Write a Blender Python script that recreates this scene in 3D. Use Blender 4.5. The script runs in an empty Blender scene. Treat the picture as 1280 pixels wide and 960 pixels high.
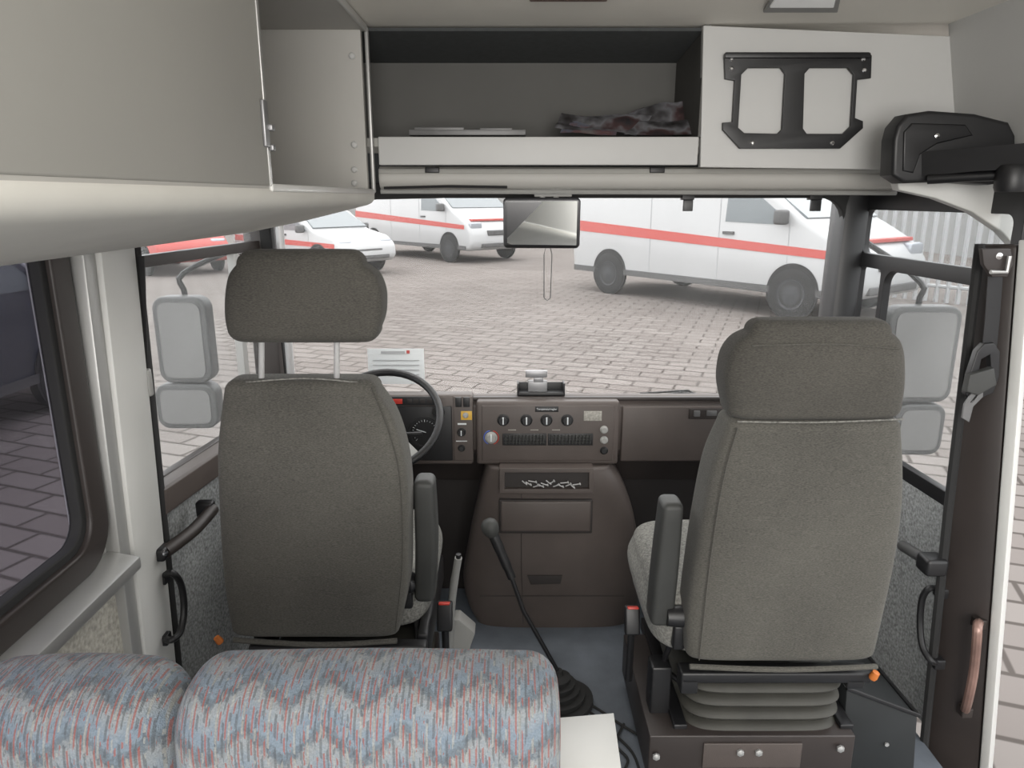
import bpy,bmesh,math,random
from mathutils import Vector,Matrix,Euler
random.seed(4)
SC=bpy.context.scene
SC.view_settings.view_transform='Standard'
COL=SC.collection
H=1.54; PITCH=math.radians(14.6); F=900.0
CP,SP=math.cos(PITCH),math.sin(PITCH)
# image pixel projected from an estimated viewpoint onto a chosen plane X=, Y= or Z= (metres)
def U(px,py,Y=None,X=None,Z=None):
    t=(py-480)/F
    d=Vector(((px-640)/F,CP-t*SP,-SP-t*CP))
    if Y is not None: k=Y/d.y
    elif X is not None: k=X/d.x
    else: k=(Z-H)/d.z
    return Vector((0,0,H))+d*k

# ---------------------------------------------------------------- materials
def _base(name):
    m=bpy.data.materials.new(name); m.use_nodes=True
    nt=m.node_tree; return m,nt,nt.nodes['Principled BSDF']
def mat(name,col,rough=.5,metal=0,var=0,vs=8,bump=0,bs=200,emis=0,stretch=None,coat=0):
    m,nt,b=_base(name)
    c=(col[0],col[1],col[2],1)
    b.inputs['Base Color'].default_value=c
    b.inputs['Roughness'].default_value=rough
    b.inputs['Metallic'].default_value=metal
    if coat: b.inputs['Coat Weight'].default_value=coat
    if emis:
        b.inputs['Emission Color'].default_value=c; b.inputs['Emission Strength'].default_value=emis
    if var or bump:
        tc=nt.nodes.new('ShaderNodeTexCoord'); mp=nt.nodes.new('ShaderNodeMapping')
        nt.links.new(tc.outputs['Object'],mp.inputs['Vector'])
        if stretch: mp.inputs['Scale'].default_value=stretch
    if var:
        n=nt.nodes.new('ShaderNodeTexNoise'); n.inputs['Scale'].default_value=vs; n.inputs['Detail'].default_value=6
        nt.links.new(mp.outputs[0],n.inputs['Vector'])
        r=nt.nodes.new('ShaderNodeValToRGB')
        r.color_ramp.elements[0].position=.3; r.color_ramp.elements[1].position=.7
        r.color_ramp.elements[0].color=tuple(x*(1-var) for x in col)+(1,)
        r.color_ramp.elements[1].color=tuple(min(1,x*(1+var)) for x in col)+(1,)
        nt.links.new(n.outputs['Fac'],r.inputs[0]); nt.links.new(r.outputs[0],b.inputs['Base Color'])
    if bump:
        n2=nt.nodes.new('ShaderNodeTexNoise'); n2.inputs['Scale'].default_value=bs; n2.inputs['Detail'].default_value=3
        nt.links.new(mp.outputs[0],n2.inputs['Vector'])
        bp=nt.nodes.new('ShaderNodeBump'); bp.inputs['Strength'].default_value=bump; bp.inputs['Distance'].default_value=.004
        nt.links.new(n2.outputs['Fac'],bp.inputs['Height']); nt.links.new(bp.outputs[0],b.inputs['Normal'])
    return m
def printmat(name,cols,sc,rough):
    m,nt,b=_base(name); N=nt.nodes.new; L=nt.links.new
    tc=N('ShaderNodeTexCoord'); n=N('ShaderNodeTexNoise'); n.inputs['Scale'].default_value=sc; n.inputs['Detail'].default_value=3; L(tc.outputs['Object'],n.inputs['Vector'])
    r=N('ShaderNodeValToRGB'); L(n.outputs['Fac'],r.inputs[0]); e=r.color_ramp.elements
    k=len(cols); e[0].position=.35; e[0].color=(*cols[0],1); e[1].position=.65; e[1].color=(*cols[-1],1)
    for i in range(1,k-1):
        q=e.new(.35+.3*i/(k-1)); q.color=(*cols[i],1)
    L(r.outputs[0],b.inputs['Base Color']); b.inputs['Roughness'].default_value=rough
    return m
def glassmat(name,tint,haze=.1,hs=3,gloss=.05):
    m=bpy.data.materials.new(name); m.use_nodes=True; nt=m.node_tree; nt.nodes.clear()
    N=nt.nodes.new; L=nt.links.new
    out=N('ShaderNodeOutputMaterial'); tr=N('ShaderNodeBsdfTransparent'); tr.inputs[0].default_value=(*tint,1)
    src=tr.outputs[0]
    if gloss:
        gl=N('ShaderNodeBsdfGlossy'); gl.inputs['Roughness'].default_value=.02
        m1=N('ShaderNodeMixShader'); m1.inputs[0].default_value=gloss
        L(tr.outputs[0],m1.inputs[1]); L(gl.outputs[0],m1.inputs[2]); src=m1.outputs[0]
    tl=N('ShaderNodeBsdfTranslucent'); tl.inputs[0].default_value=(.92,.92,.90,1)
    m2=N('ShaderNodeMixShader'); tc=N('ShaderNodeTexCoord'); n=N('ShaderNodeTexNoise'); n.inputs['Scale'].default_value=hs; n.inputs['Detail'].default_value=3
    L(tc.outputs['Object'],n.inputs['Vector'])
    mr=N('ShaderNodeMapRange'); mr.inputs[1].default_value=.3; mr.inputs[2].default_value=.75; mr.inputs[3].default_value=haze*.6; mr.inputs[4].default_value=haze*1.5
    L(n.outputs['Fac'],mr.inputs[0]); L(mr.outputs[0],m2.inputs[0]); L(src,m2.inputs[1]); L(tl.outputs[0],m2.inputs[2])
    L(m2.outputs[0],out.inputs[0]); return m
def fabric_seat(name,col,lo=.62,hi=1.45,scl=(190,190,650)):
    m,nt,b=_base(name); N=nt.nodes.new; L=nt.links.new
    tc=N('ShaderNodeTexCoord'); mp=N('ShaderNodeMapping'); mp.inputs['Scale'].default_value=scl
    L(tc.outputs['Object'],mp.inputs[0]); n=N('ShaderNodeTexNoise'); n.inputs['Scale'].default_value=1; n.inputs['Detail'].default_value=2
    L(mp.outputs[0],n.inputs['Vector'])
    n2=N('ShaderNodeTexNoise'); n2.inputs['Scale'].default_value=4; n2.inputs['Detail'].default_value=5; L(tc.outputs['Object'],n2.inputs['Vector'])
    ad=N('ShaderNodeMath'); ad.operation='MULTIPLY_ADD'; ad.inputs[1].default_value=.55; L(n2.outputs['Fac'],ad.inputs[0]); L(n.outputs['Fac'],ad.inputs[2])
    r=N('ShaderNodeValToRGB'); r.color_ramp.elements[0].position=.5; r.color_ramp.elements[1].position=1.02
    r.color_ramp.elements[0].color=tuple(c*lo for c in col)+(1,); r.color_ramp.elements[1].color=tuple(c*hi for c in col)+(1,)
    L(ad.outputs[0],r.inputs[0]); L(r.outputs[0],b.inputs['Base Color']); b.inputs['Roughness'].default_value=.95
    b.inputs['Sheen Weight'].default_value=.05
    bp=N('ShaderNodeBump'); bp.inputs['Strength'].default_value=.25; bp.inputs['Distance'].default_value=.0015; L(n.outputs['Fac'],bp.inputs['Height']); L(bp.outputs[0],b.inputs['Normal'])
    return m
def fabric_bench():
    m,nt,b=_base('bench_moquette'); N=nt.nodes.new; L=nt.links.new
    tc=N('ShaderNodeTexCoord'); sx=N('ShaderNodeSeparateXYZ'); L(tc.outputs['Object'],sx.inputs[0])
    def mth(op,a,bb=None,c=None):
        q=N('ShaderNodeMath'); q.operation=op
        for i,v in enumerate((a,bb,c)):
            if v is None: continue
            if hasattr(v,'default_value') or hasattr(v,'is_linked'): L(v,q.inputs[i])
            else: q.inputs[i].default_value=v
        return q.outputs[0]
    x=sx.outputs[0]; v=mth('ADD',sx.outputs[1],sx.outputs[2])
    tri=mth('ABSOLUTE',mth('SUBTRACT',mth('FRACT',mth('MULTIPLY',x,10)),.5))
    vz=mth('ADD',v,mth('MULTIPLY',tri,.11))
    nz=N('ShaderNodeTexNoise'); nz.inputs['Scale'].default_value=150; L(tc.outputs['Object'],nz.inputs['Vector'])
    vz=mth('ADD',vz,mth('MULTIPLY',nz.outputs['Fac'],.04))
    band=mth('FRACT',mth('MULTIPLY',vz,11))
    r=N('ShaderNodeValToRGB'); L(band,r.inputs[0]); e=r.color_ramp.elements
    e[0].position=0; e[0].color=(.13,.165,.205,1); e[1].position=1; e[1].color=(.13,.165,.205,1)
    for p,c in ((.3,(.18,.205,.225,1)),(.5,(.185,.20,.21,1)),(.64,(.095,.115,.135,1)),(.75,(.10,.125,.15,1)),(.85,(.14,.175,.21,1))):
        q=e.new(p); q.color=c
    def dashes(freq,ph,w,thr,nsc,base,col,amt):
        mp=N('ShaderNodeMapping'); mp.inputs['Scale'].default_value=(freq*1.0,nsc,nsc); mp.inputs['Location'].default_value=(ph*7,ph*3,0); L(tc.outputs['Object'],mp.inputs[0])
        n=N('ShaderNodeTexNoise'); n.inputs['Scale'].default_value=1; n.inputs['Detail'].default_value=2; L(mp.outputs[0],n.inputs['Vector'])
        wav=mth('FRACT',mth('ADD',mth('MULTIPLY',x,freq),ph))
        msk=mth('MULTIPLY',mth('LESS_THAN',wav,w),mth('GREATER_THAN',n.outputs['Fac'],thr))
        mix=N('ShaderNodeMix'); mix.data_type='RGBA'; L(mth('MULTIPLY',msk,amt),mix.inputs[0]); L(base,mix.inputs[6]); mix.inputs[7].default_value=col
        return mix.outputs[2]
    o=dashes(120,.5,.40,.49,42,r.outputs[0],(.05,.055,.06,1),.55)
    o=dashes(120,.0,.28,.49,40,o,(.22,.06,.045,1),.72)
    o=dashes(60,.25,.18,.5,42,o,(.28,.275,.245,1),.5)
    n3=N('ShaderNodeTexNoise'); n3.inputs['Scale'].default_value=420; n3.inputs['Detail'].default_value=2; L(tc.outputs['Object'],n3.inputs['Vector'])
    mx=N('ShaderNodeMix'); mx.data_type='RGBA'; mx.blend_type='OVERLAY'; mx.inputs[0].default_value=.35; L(o,mx.inputs[6]); L(n3.outputs['Fac'],mx.inputs[7])
    L(mx.outputs[2],b.inputs['Base Color']); b.inputs['Roughness'].default_value=.95; b.inputs['Sheen Weight'].default_value=.1
    bp=N('ShaderNodeBump'); bp.inputs['Strength'].default_value=.6; bp.inputs['Distance'].default_value=.003; L(n3.outputs['Fac'],bp.inputs['Height']); L(bp.outputs[0],b.inputs['Normal'])
    return m
def pavers():
    m,nt,b=_base('pavers'); N=nt.nodes.new; L=nt.links.new
    tc=N('ShaderNodeTexCoord'); mp=N('ShaderNodeMapping'); mp.inputs['Rotation'].default_value=(0,0,math.radians(20)); L(tc.outputs['Object'],mp.inputs[0])
    br=N('ShaderNodeTexBrick'); br.inputs['Scale'].default_value=1; br.inputs['Brick Width'].default_value=.44; br.inputs['Row Height'].default_value=.22
    br.inputs['Mortar Size'].default_value=.020; br.inputs['Mortar Smooth'].default_value=.6; br.inputs['Color1'].default_value=(.170,.152,.142,1); br.inputs['Color2'].default_value=(.205,.187,.175,1); br.inputs['Mortar'].default_value=(.085,.075,.069,1)
    L(mp.outputs[0],br.inputs['Vector'])
    n=N('ShaderNodeTexNoise'); n.inputs['Scale'].default_value=.25; n.inputs['Detail'].default_value=2; L(tc.outputs['Object'],n.inputs['Vector'])
    mx=N('ShaderNodeMix'); mx.data_type='RGBA'; mx.blend_type='OVERLAY'; mx.inputs[0].default_value=.25; L(br.outputs['Color'],mx.inputs[6]); L(n.outputs['Fac'],mx.inputs[7])
    L(mx.outputs[2],b.inputs['Base Color']); b.inputs['Roughness'].default_value=1; b.inputs['Specular IOR Level'].default_value=.0
    return m

M={}
M['fab']=fabric_seat('seat_fabric',(.068,.065,.056))
M['fab2']=fabric_seat('seat_fabric_trim',(.15,.148,.135),.5,1.7,(150,150,150))
M['head']=fabric_seat('headrest_fabric',(.052,.049,.042))
M['bench']=fabric_bench()
M['pav']=pavers()
M['brown']=mat('brown_plastic',(.074,.060,.054),.5,0,.12,6,.15,500)
M['brown2']=mat('brown_frame',(.030,.024,.022),.45,0,.15,5)
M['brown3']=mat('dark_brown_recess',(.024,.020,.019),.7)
M['black']=mat('black_plastic',(.010,.010,.011),.45,0,.1,20)
M['blackm']=mat('black_metal',(.009,.009,.010),.4,.1)
M['rub']=mat('rubber',(.012,.012,.012),.8)
M['arm']=mat('armrest_vinyl',(.036,.037,.035),.6,0,.08,10,.1,300)
M['lam']=mat('locker_laminate',(.42,.41,.385),.55,0,.05,2)
M['lamd']=mat('locker_laminate_flap',(.35,.345,.32),.7,0,.04,2)
M['white']=mat('white_laminate',(.47,.47,.46),.5,0,.03,2)
M['ceil']=mat('ceiling_lining',(.82,.79,.72),.7,0,.03,2)
M['ledge']=mat('padded_ledge_vinyl',(.60,.59,.55),.9,0,.05,5)
M['gfelt']=mat('grey_felt',(.27,.28,.28),.95,0,.45,120,.3,300)
M['bfelt']=mat('beige_carpet',(.38,.365,.32),.98,0,.3,90,.4,300)
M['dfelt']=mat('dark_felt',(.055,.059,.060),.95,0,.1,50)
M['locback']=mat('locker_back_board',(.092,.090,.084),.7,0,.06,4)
M['floor']=mat('floor_vinyl',(.11,.125,.145),.55,0,.2,9,.2,120)
M['alu']=mat('aluminium',(.40,.40,.39),.4,.5,.06,6)
M['malu']=mat('satin_silver',(.24,.24,.245),.35,.5)
M['dalu']=mat('dull_metal',(.13,.13,.13),.45,.2,.15,12)
M['steelp']=mat('bright_post',(.50,.50,.50),.3,.3)
M['chrome']=mat('chrome',(.65,.65,.65),.2,1)
M['gpaint']=mat('grey_white_paint',(.54,.54,.52),.4,0,.04,4)
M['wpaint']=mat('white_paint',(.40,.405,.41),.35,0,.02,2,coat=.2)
M['red']=mat('red_stripe',(.42,.075,.065),.5)  # paled towards pink; windscreen haze is put into this colour
M['redb']=mat('red_plastic',(.40,.03,.02),.4,emis=.1)
M['dpaint']=mat('dark_blue_paint',(.02,.025,.04),.3,coat=.5)
M['dglass']=mat('vehicle_glass',(.16,.18,.19),.15)
M['tyre']=mat('tyre',(.022,.022,.022),.9)  # lightened black, standing in for haze over the vehicles
M['steel']=mat('steel_rim',(.05,.052,.055),.5,.3)
M['lens']=mat('headlamp',(.35,.37,.4),.1,.3)
M['orange']=mat('orange_plastic',(.5,.15,.03),.5)
M['yellow']=mat('yellow_sticker',(.6,.36,.05),.5)
M['blue']=mat('blue_mark',(.05,.12,.5),.5)
M['paper']=mat('paper',(.62,.65,.66),.8)
M['pgrey']=mat('paper_print',(.35,.36,.37),.8)
M['gplast']=mat('grey_plastic',(.28,.28,.268),.5)
M['mirhouse']=mat('exterior_mirror_housing',(.07,.07,.07),.5)
M['beige']=mat('pale_sticker',(.30,.29,.26),.6,0,.3,120)
M['mirror']=mat('mirror_glass',(.72,.74,.75),.03,1)
M['mirrorx']=mat('exterior_mirror_glass',(.17,.168,.165),.5,0)
M['bag']=printmat('printed_plastic_bag',[(.05,.045,.045),(.12,.115,.12),(.30,.30,.32),(.13,.08,.08),(.07,.065,.07)],9,.15)
M['mag']=printmat('magazine_print',[(.35,.34,.34),(.22,.24,.30),(.28,.15,.15),(.38,.37,.36)],12,.3)
M['bellows']=mat('bellows_vinyl',(.038,.037,.031),.65,0,.15,12)
M['dbox']=mat('dark_grey_plastic',(.012,.014,.015),.7,0,.15,8)
M['wood']=mat('worn_copper_pink_handle',(.24,.15,.125),.35,.3,.3,15)
M['lamp']=mat('lamp_diffuser',(.75,.75,.73),.4,emis=.2)
M['bldg']=mat('pale_building',(.24,.24,.235),.8,0,.05,1)
M['gscreen']=glassmat('windscreen_glass',(.98,.98,.975),.020,3,0)
M['gside']=glassmat('side_glass',(.93,.94,.94),.035,3,0)
M['gtint']=glassmat('tinted_glass',(.50,.49,.53),.008,3,.015)

# ---------------------------------------------------------------- mesh helpers
def fin(bm): bmesh.ops.recalc_face_normals(bm,faces=bm.faces[:]); return bm
def box(c,s,b=0,seg=3,rot=None):
    bm=bmesh.new(); bmesh.ops.create_cube(bm,size=1); bmesh.ops.scale(bm,vec=Vector(s),verts=bm.verts)
    if b>0: bmesh.ops.bevel(bm,geom=bm.edges[:],offset=min(b,min(s)*.49),segments=seg,profile=.5,affect='EDGES')
    m=Matrix.Translation(Vector(c))
    if rot: m=m@Euler(rot).to_matrix().to_4x4()
    bm.transform(m); return bm
def bb(x0,x1,y0,y1,z0,z1,b=0,seg=3): return box(((x0+x1)/2,(y0+y1)/2,(z0+z1)/2),(abs(x1-x0),abs(y1-y0),abs(z1-z0)),b,seg)
def fb(p0,q0,p1,q1,Y,th=.01,b=0):
    a=U(p0,q0,Y=Y); c=U(p1,q1,Y=Y); return bb(min(a.x,c.x),max(a.x,c.x),Y,Y+th,min(a.z,c.z),max(a.z,c.z),b)
def J(*bms):
    o=bmesh.new()
    for q in bms:
        t=bpy.data.meshes.new('t'); q.to_mesh(t); q.free(); o.from_mesh(t); bpy.data.meshes.remove(t)
    return o
def prism(pts,ext,b=0,seg=2):
    bm=bmesh.new(); vs=[bm.verts.new(Vector(p)) for p in pts]; f=bm.faces.new(vs)
    r=bmesh.ops.extrude_face_region(bm,geom=[f]); bmesh.ops.translate(bm,vec=Vector(ext),verts=[g for g in r['geom'] if isinstance(g,bmesh.types.BMVert)])
    fin(bm)
    if b>0: bmesh.ops.bevel(bm,geom=bm.edges[:],offset=b,segments=seg,profile=.5,affect='EDGES')
    return bm
def hexa(a,b_):
    bm=bmesh.new(); A=[bm.verts.new(Vector(p)) for p in a]; B=[bm.verts.new(Vector(p)) for p in b_]; n=len(A)
    bm.faces.new(A); bm.faces.new(B)
    for i in range(n): bm.faces.new((A[i],A[(i+1)%n],B[(i+1)%n],B[i]))
    return fin(bm)
def bev(bm,o,seg=2):
    bmesh.ops.bevel(bm,geom=bm.edges[:],offset=o,segments=seg,profile=.5,affect='EDGES'); return bm
def loft(rings,cap=True,closed=True):
    bm=bmesh.new(); R=[[bm.verts.new(p) for p in r] for r in rings]; n=len(R[0])
    for a,b_ in zip(R,R[1:]):
        for i in range(n if closed else n-1): bm.faces.new((a[i],a[(i+1)%n],b_[(i+1)%n],b_[i]))
    if cap: bm.faces.new(R[0]); bm.faces.new(R[-1])
    return fin(bm)
def sring(cx,cy,cz,hx,hy,e=4,n=48,axis='z'):
    out=[]
    for i in range(n):
        a=2*math.pi*i/n; c,s=math.cos(a),math.sin(a)
        x=hx*math.copysign(abs(c)**(2/e),c); y=hy*math.copysign(abs(s)**(2/e),s)
        if axis=='z': out.append(Vector((cx+x,cy+y,cz)))
        elif axis=='x': out.append(Vector((cx,cy+x,cz+y)))
        else: out.append(Vector((cx+x,cy,cz+y)))
    return out
def cat(k,n):
    out=[]; m=len(k)
    for i in range(m-1):
        p0=k[max(i-1,0)];p1=k[i];p2=k[i+1];p3=k[min(i+2,m-1)]
        for j in range(n):
            t=j/n
            out.append(tuple(.5*((2*b)+(-a+c)*t+(2*a-5*b+4*c-d)*t*t+(-a+3*b-3*c+d)*t**3) for a,b,c,d in zip(p0,p1,p2,p3)))
    out.append(tuple(k[-1])); return out
def slab(keys,r=.03,e=4,n=56,steps=6):
    K=cat(keys,steps); R=[]
    b0=K[0]; t0=K[-1]
    for j in range(6):
        a=math.pi/2*j/6; s=r*(1-math.sin(a)); R.append(sring(b0[0],b0[1],b0[2]-r*math.cos(a),max(b0[3]-s,.005),max(b0[4]-s,.004),e,n))
    for q in K: R.append(sring(*q,e,n))
    for j in range(1,7):
        a=math.pi/2*j/6; s=r*(1-math.cos(a)); R.append(sring(t0[0],t0[1],t0[2]+r*math.sin(a),max(t0[3]-s,.005),max(t0[4]-s,.004),e,n))
    return loft(R)
def tube(path,r,n=10,closed=False,sm=0,e=None):
    P=[Vector(p) for p in path]
    if sm: P=[Vector(p) for p in cat([tuple(p) for p in P],sm)]
    bm=bmesh.new(); R=[]; m=len(P)
    t=(P[1]-P[0]).normalized(); up=Vector((0,0,1)) if abs(t.z)<.9 else Vector((1,0,0)); nn=(up-t*up.dot(t)).normalized()
    for i in range(m):
        if closed: t=(P[(i+1)%m]-P[i-1]).normalized()
        else: t=(P[min(i+1,m-1)]-P[max(i-1,0)]).normalized()
        nn=(nn-t*nn.dot(t)).normalized(); bi=t.cross(nn)
        rr=r[i*len(r)//m] if isinstance(r,(list,tuple)) else r
        R.append([bm.verts.new(P[i]+(nn*math.cos(2*math.pi*j/n)+bi*math.sin(2*math.pi*j/n))*rr) for j in range(n)])
    for i in range(m if closed else m-1):
        a=R[i]; b_=R[(i+1)%m]
        for j in range(n): bm.faces.new((a[j],a[(j+1)%n],b_[(j+1)%n],b_[j]))
    if not closed: bm.faces.new(R[0]); bm.faces.new(R[-1])
    return fin(bm)
def strap(path,w,th,wdir):
    P=[Vector(p) for p in path]; w_=Vector(wdir).normalized(); R=[]
    for i,p in enumerate(P):
        t=(P[min(i+1,len(P)-1)]-P[max(i-1,0)]).normalized(); nn=t.cross(w_).normalized()
        R.append([p+w_*w/2+nn*th/2,p-w_*w/2+nn*th/2,p-w_*w/2-nn*th/2,p+w_*w/2-nn*th/2])
    return loft(R)
def lathe(prof,c,axis,n=28):
    ax=Vector(axis).normalized(); up=Vector((0,0,1)) if abs(ax.z)<.9 else Vector((1,0,0)); u=(up-ax*up.dot(ax)).normalized(); v=ax.cross(u); c=Vector(c)
    return loft([[c+ax*h+(u*math.cos(2*math.pi*j/n)+v*math.sin(2*math.pi*j/n))*max(r,.0005) for j in range(n)] for r,h in prof])
def rr2(x0,y0,x1,y1,r,n=6):
    o=[]
    for cx,cy,a0 in ((x1-r,y1-r,0),(x0+r,y1-r,90),(x0+r,y0+r,180),(x1-r,y0+r,270)):
        for j in range(n+1):
            a=math.radians(a0+90*j/n); o.append((cx+r*math.cos(a),cy+r*math.sin(a)))
    return o
def plate(outer,holes,th,org,u,v,bevel=0):
    cu=bpy.data.curves.new('c','CURVE'); cu.dimensions='2D'; cu.fill_mode='BOTH'; cu.extrude=th/2; cu.bevel_depth=bevel
    for pts in [outer]+holes:
        sp=cu.splines.new('POLY'); sp.points.add(len(pts)-1)
        for i,p in enumerate(pts): sp.points[i].co=(p[0],p[1],0,1)
        sp.use_cyclic_u=True
    ob=bpy.data.objects.new('c',cu); COL.objects.link(ob); bpy.context.view_layer.update()
    me=bpy.data.meshes.new_from_object(ob.evaluated_get(bpy.context.evaluated_depsgraph_get()))
    bpy.data.objects.remove(ob); bpy.data.curves.remove(cu)
    u=Vector(u).normalized(); v=Vector(v).normalized(); w=u.cross(v)
    mt=Matrix(((u.x,v.x,w.x,org[0]),(u.y,v.y,w.y,org[1]),(u.z,v.z,w.z,org[2]),(0,0,0,1)))
    bm=bmesh.new(); bm.from_mesh(me); bpy.data.meshes.remove(me); bmesh.ops.remove_doubles(bm,verts=bm.verts,dist=1e-5); bm.transform(mt); return fin(bm)
def pY(pts,holes,Y,th,bevel=0):
    f=lambda L:[(U(a,b_,Y=Y).x,U(a,b_,Y=Y).z) for a,b_ in L]
    return plate(f(pts),[f(h) for h in holes],th,(0,Y+th/2,0),(1,0,0),(0,0,1),bevel)
W={}
def root(name,loc,label,cat_,group=None):
    o=bpy.data.objects.new(name,None); o.empty_display_size=.1; COL.objects.link(o); o.location=Vector(loc); W[o]=Vector(loc)
    o['label']=label; o['category']=cat_
    if group: o['group']=group
    return o
def add(name,bm,m,parent=None,label=None,cat_=None,group=None,kind=None,ang=35,mod=None):
    if isinstance(m,str): m=M[m]
    me=bpy.data.meshes.new(name); bm.to_mesh(me); bm.free()
    lo=Vector([min(v.co[i] for v in me.vertices) for i in range(3)]); hi=Vector([max(v.co[i] for v in me.vertices) for i in range(3)]); c=(lo+hi)/2
    if parent is None: c=Vector((c.x,c.y,lo.z))
    me.transform(Matrix.Translation(-c)); me.materials.append(m); me.shade_smooth(); me.set_sharp_from_angle(angle=math.radians(ang))
    o=bpy.data.objects.new(name,me); COL.objects.link(o); W[o]=c
    if parent is not None: o.parent=parent; o.location=c-W[parent]
    else: o.location=c
    if label: o['label']=label
    if cat_: o['category']=cat_
    if group: o['group']=group
    if kind: o['kind']=kind
    return o
def struct(name,bm,m,label,ang=35): return add(name,bm,m,None,label,'structure',None,'structure',ang)
def clone(r,loc,rz,mats=None,label=None):
    def rec(o,p):
        c=o.copy()
        if p: c.parent=p
        COL.objects.link(c)
        for ch in o.children: rec(ch,c)
        return c
    c=rec(r,None); c.location=Vector(loc); c.rotation_euler=(0,0,rz)
    if label: c['label']=label
    return c

# ================================================================ STRUCTURE
ZG=-.4
bm=bmesh.new(); bmesh.ops.create_grid(bm,x_segments=1,y_segments=1,size=60); bm.transform(Matrix.Translation((0,20,ZG)))
struct('ground',bm,'pav','grey-brown brick-paved yard outside the bus')
struct('floor',bb(-.97,1.2,-2.5,2.62,-.06,0),'floor','blue-grey vinyl cab floor')
struct('ceiling',bb(-1.0,1.3,-2.5,2.62,1.985,2.03),'ceil','pale ceiling lining')
struct('wall_left',J(bb(-1.0,-.95,-2.5,1.6,-.06,.70)),'bfelt','beige carpeted side wall below the window')
struct('wall_left_upper',plate([(-2.5,.70),(1.6,.70),(1.6,1.985),(-2.5,1.985)],[rr2(.13,.76,1.485,1.51,.07),rr2(-2.3,.78,0.0,1.50,.07)],.04,(-.975,0,0),(0,1,0),(0,0,1)),'gpaint','pale painted side wall with window openings')
tf=root('window_1',(-.96,.8,.72),'saloon side window with dark rounded frame','window'); tf['kind']='structure'
add('window_frame',plate(rr2(.09,.735,1.525,1.53,.10),[rr2(.145,.785,1.472,1.50,.075)],.02,(-.945,0,0),(0,1,0),(0,0,1),.006),'brown2',tf,'dark brown rounded window frame')
add('gasket',plate(rr2(.135,.775,1.480,1.505,.075),[rr2(.165,.805,1.452,1.48,.06)],.02,(-.955,0,0),(0,1,0),(0,0,1),.004),'rub',tf,'black rubber gasket')
add('pane',bb(-.967,-.963,.13,1.485,.76,1.51),'gtint',tf,'tinted glass pane')
struct('trim_1',J(prism([(-.95,-.2,.735),(-.875,-.2,.720),(-.875,-.2,.69),(-.95,-.2,.69)],(0,1.74,0),.005)),'alu','aluminium sill ledge under the side window')
def lean(y0,y1,xt0,xt1,xb0,xb1,zt,zb): return hexa([(xt0,y0,zt),(xt1,y0,zt),(xt1,y1,zt),(xt0,y1,zt)],[(xb0,y0,zb),(xb1,y0,zb),(xb1,y1,zb),(xb0,y1,zb)])
struct('trim_2',bev(lean(1.585,1.735,-.96,-.885,-1.0,-.935,1.60,0),.012),'gpaint','pale painted door pillar')
struct('trim_3',bev(lean(1.54,1.585,-.96,-.90,-1.0,-.94,1.60,0),.006),'alu','grey metal strip along the pillar')
struct('trim_4',bev(lean(1.737,1.765,-.96,-.888,-1.0,-.935,1.60,0),.006),'rub','black rubber door seal')
LO=Vector((-.955,1.765,0)); LU=Vector((.10,.86,0)).normalized()
LV=(0,0,1)
LL=.865
struct('door_1',plate([(0,0),(LL,0),(LL,.74),(0,.74)],[],.04,LO-Vector((.02,0,0)),LU,LV),'gfelt','cab door lined with grey felt')
d=root('window_2',(-.91,2.2,.74),'cab door window with brown frame and split upper pane','window'); d['kind']='structure'
add('window_frame',plate([(0,.74),(LL,.74),(LL,1.60),(0,1.60)],[rr2(.03,.80,LL-.05,1.365,.05),rr2(.03,1.39,LL-.05,1.54,.03)],.02,LO-Vector((.015,0,0)),LU,LV,.003),'brown2',d)
add('pane',plate([(.01,.78),(LL-.02,.78),(LL-.02,1.57),(.01,1.57)],[],.004,LO-Vector((.03,0,0)),LU,LV),'gside',d)
add('divider',plate([(.56,.80),(.585,.80),(.585,1.36),(.56,1.36)],[],.02,LO-Vector((.005,0,0)),LU,LV,.003),'alu',d,'thin grey sliding-pane rail')
struct('trim_5',plate([(0,.735),(LL,.735),(LL,.79),(0,.79)],[],.05,LO+Vector((.012,0,0)),LU,LV,.01),'brown','brown plastic window sill')
struct('trim_6',J(bev(lean(2.52,2.66,-.93,-.83,-.93,-.83,1.60,0),.02),),'brown2','dark brown windscreen pillar')
struct('trim_7',tube([(-.79,2.50,1.56),(-.79,2.50,.84)],.014,14),'steelp','slim bright pole beside the windscreen pillar')
struct('trim_8',J(bev(hexa([(1.125,2.50,1.60),(1.215,2.50,1.60),(1.23,2.66,1.60),(1.14,2.66,1.60)],[(1.11,2.52,0),(1.20,2.52,0),(1.22,2.68,0),(1.13,2.68,0)]),.02)),'black','black windscreen pillar')
struct('wall_front',bb(-.9,1.2,2.64,2.68,-.06,.80),'brown3','dark front bulkhead under the windscreen')
struct('wall_front_upper',bb(-.95,1.25,2.56,2.60,1.56,1.99),'dfelt','dark lined front wall above the windscreen')
w=root('window_3',(.15,2.62,.78),'wide dusty windscreen with black rubber surround','window'); w['kind']='structure'
add('pane',hexa([(-.86,2.64,.77),(1.15,2.64,.77),(1.15,2.58,1.57),(-.86,2.58,1.57)],[(-.86,2.645,.77),(1.15,2.645,.77),(1.15,2.585,1.57),(-.86,2.585,1.57)]),'gscreen',w)
ou=rr2(-.86,.76,1.17,1.585,.07); inn=rr2(-.83,.80,1.135,1.545,.09)
add('gasket',plate(ou,[inn],.03,(0,2.64+.0,.0),(1,0,0),(0,-.075,1),.005),'rub',w)
RO=Vector((1.245,1.80,0)); RU=Vector((-.045,.72,0)).normalized(); RL=.74
struct('door_2',plate([(0,0),(RL,0),(RL,.68),(0,.68)],[],.04,RO+Vector((.02,0,0)),RU,LV),'gfelt','cab side door lined with grey felt')
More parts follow.
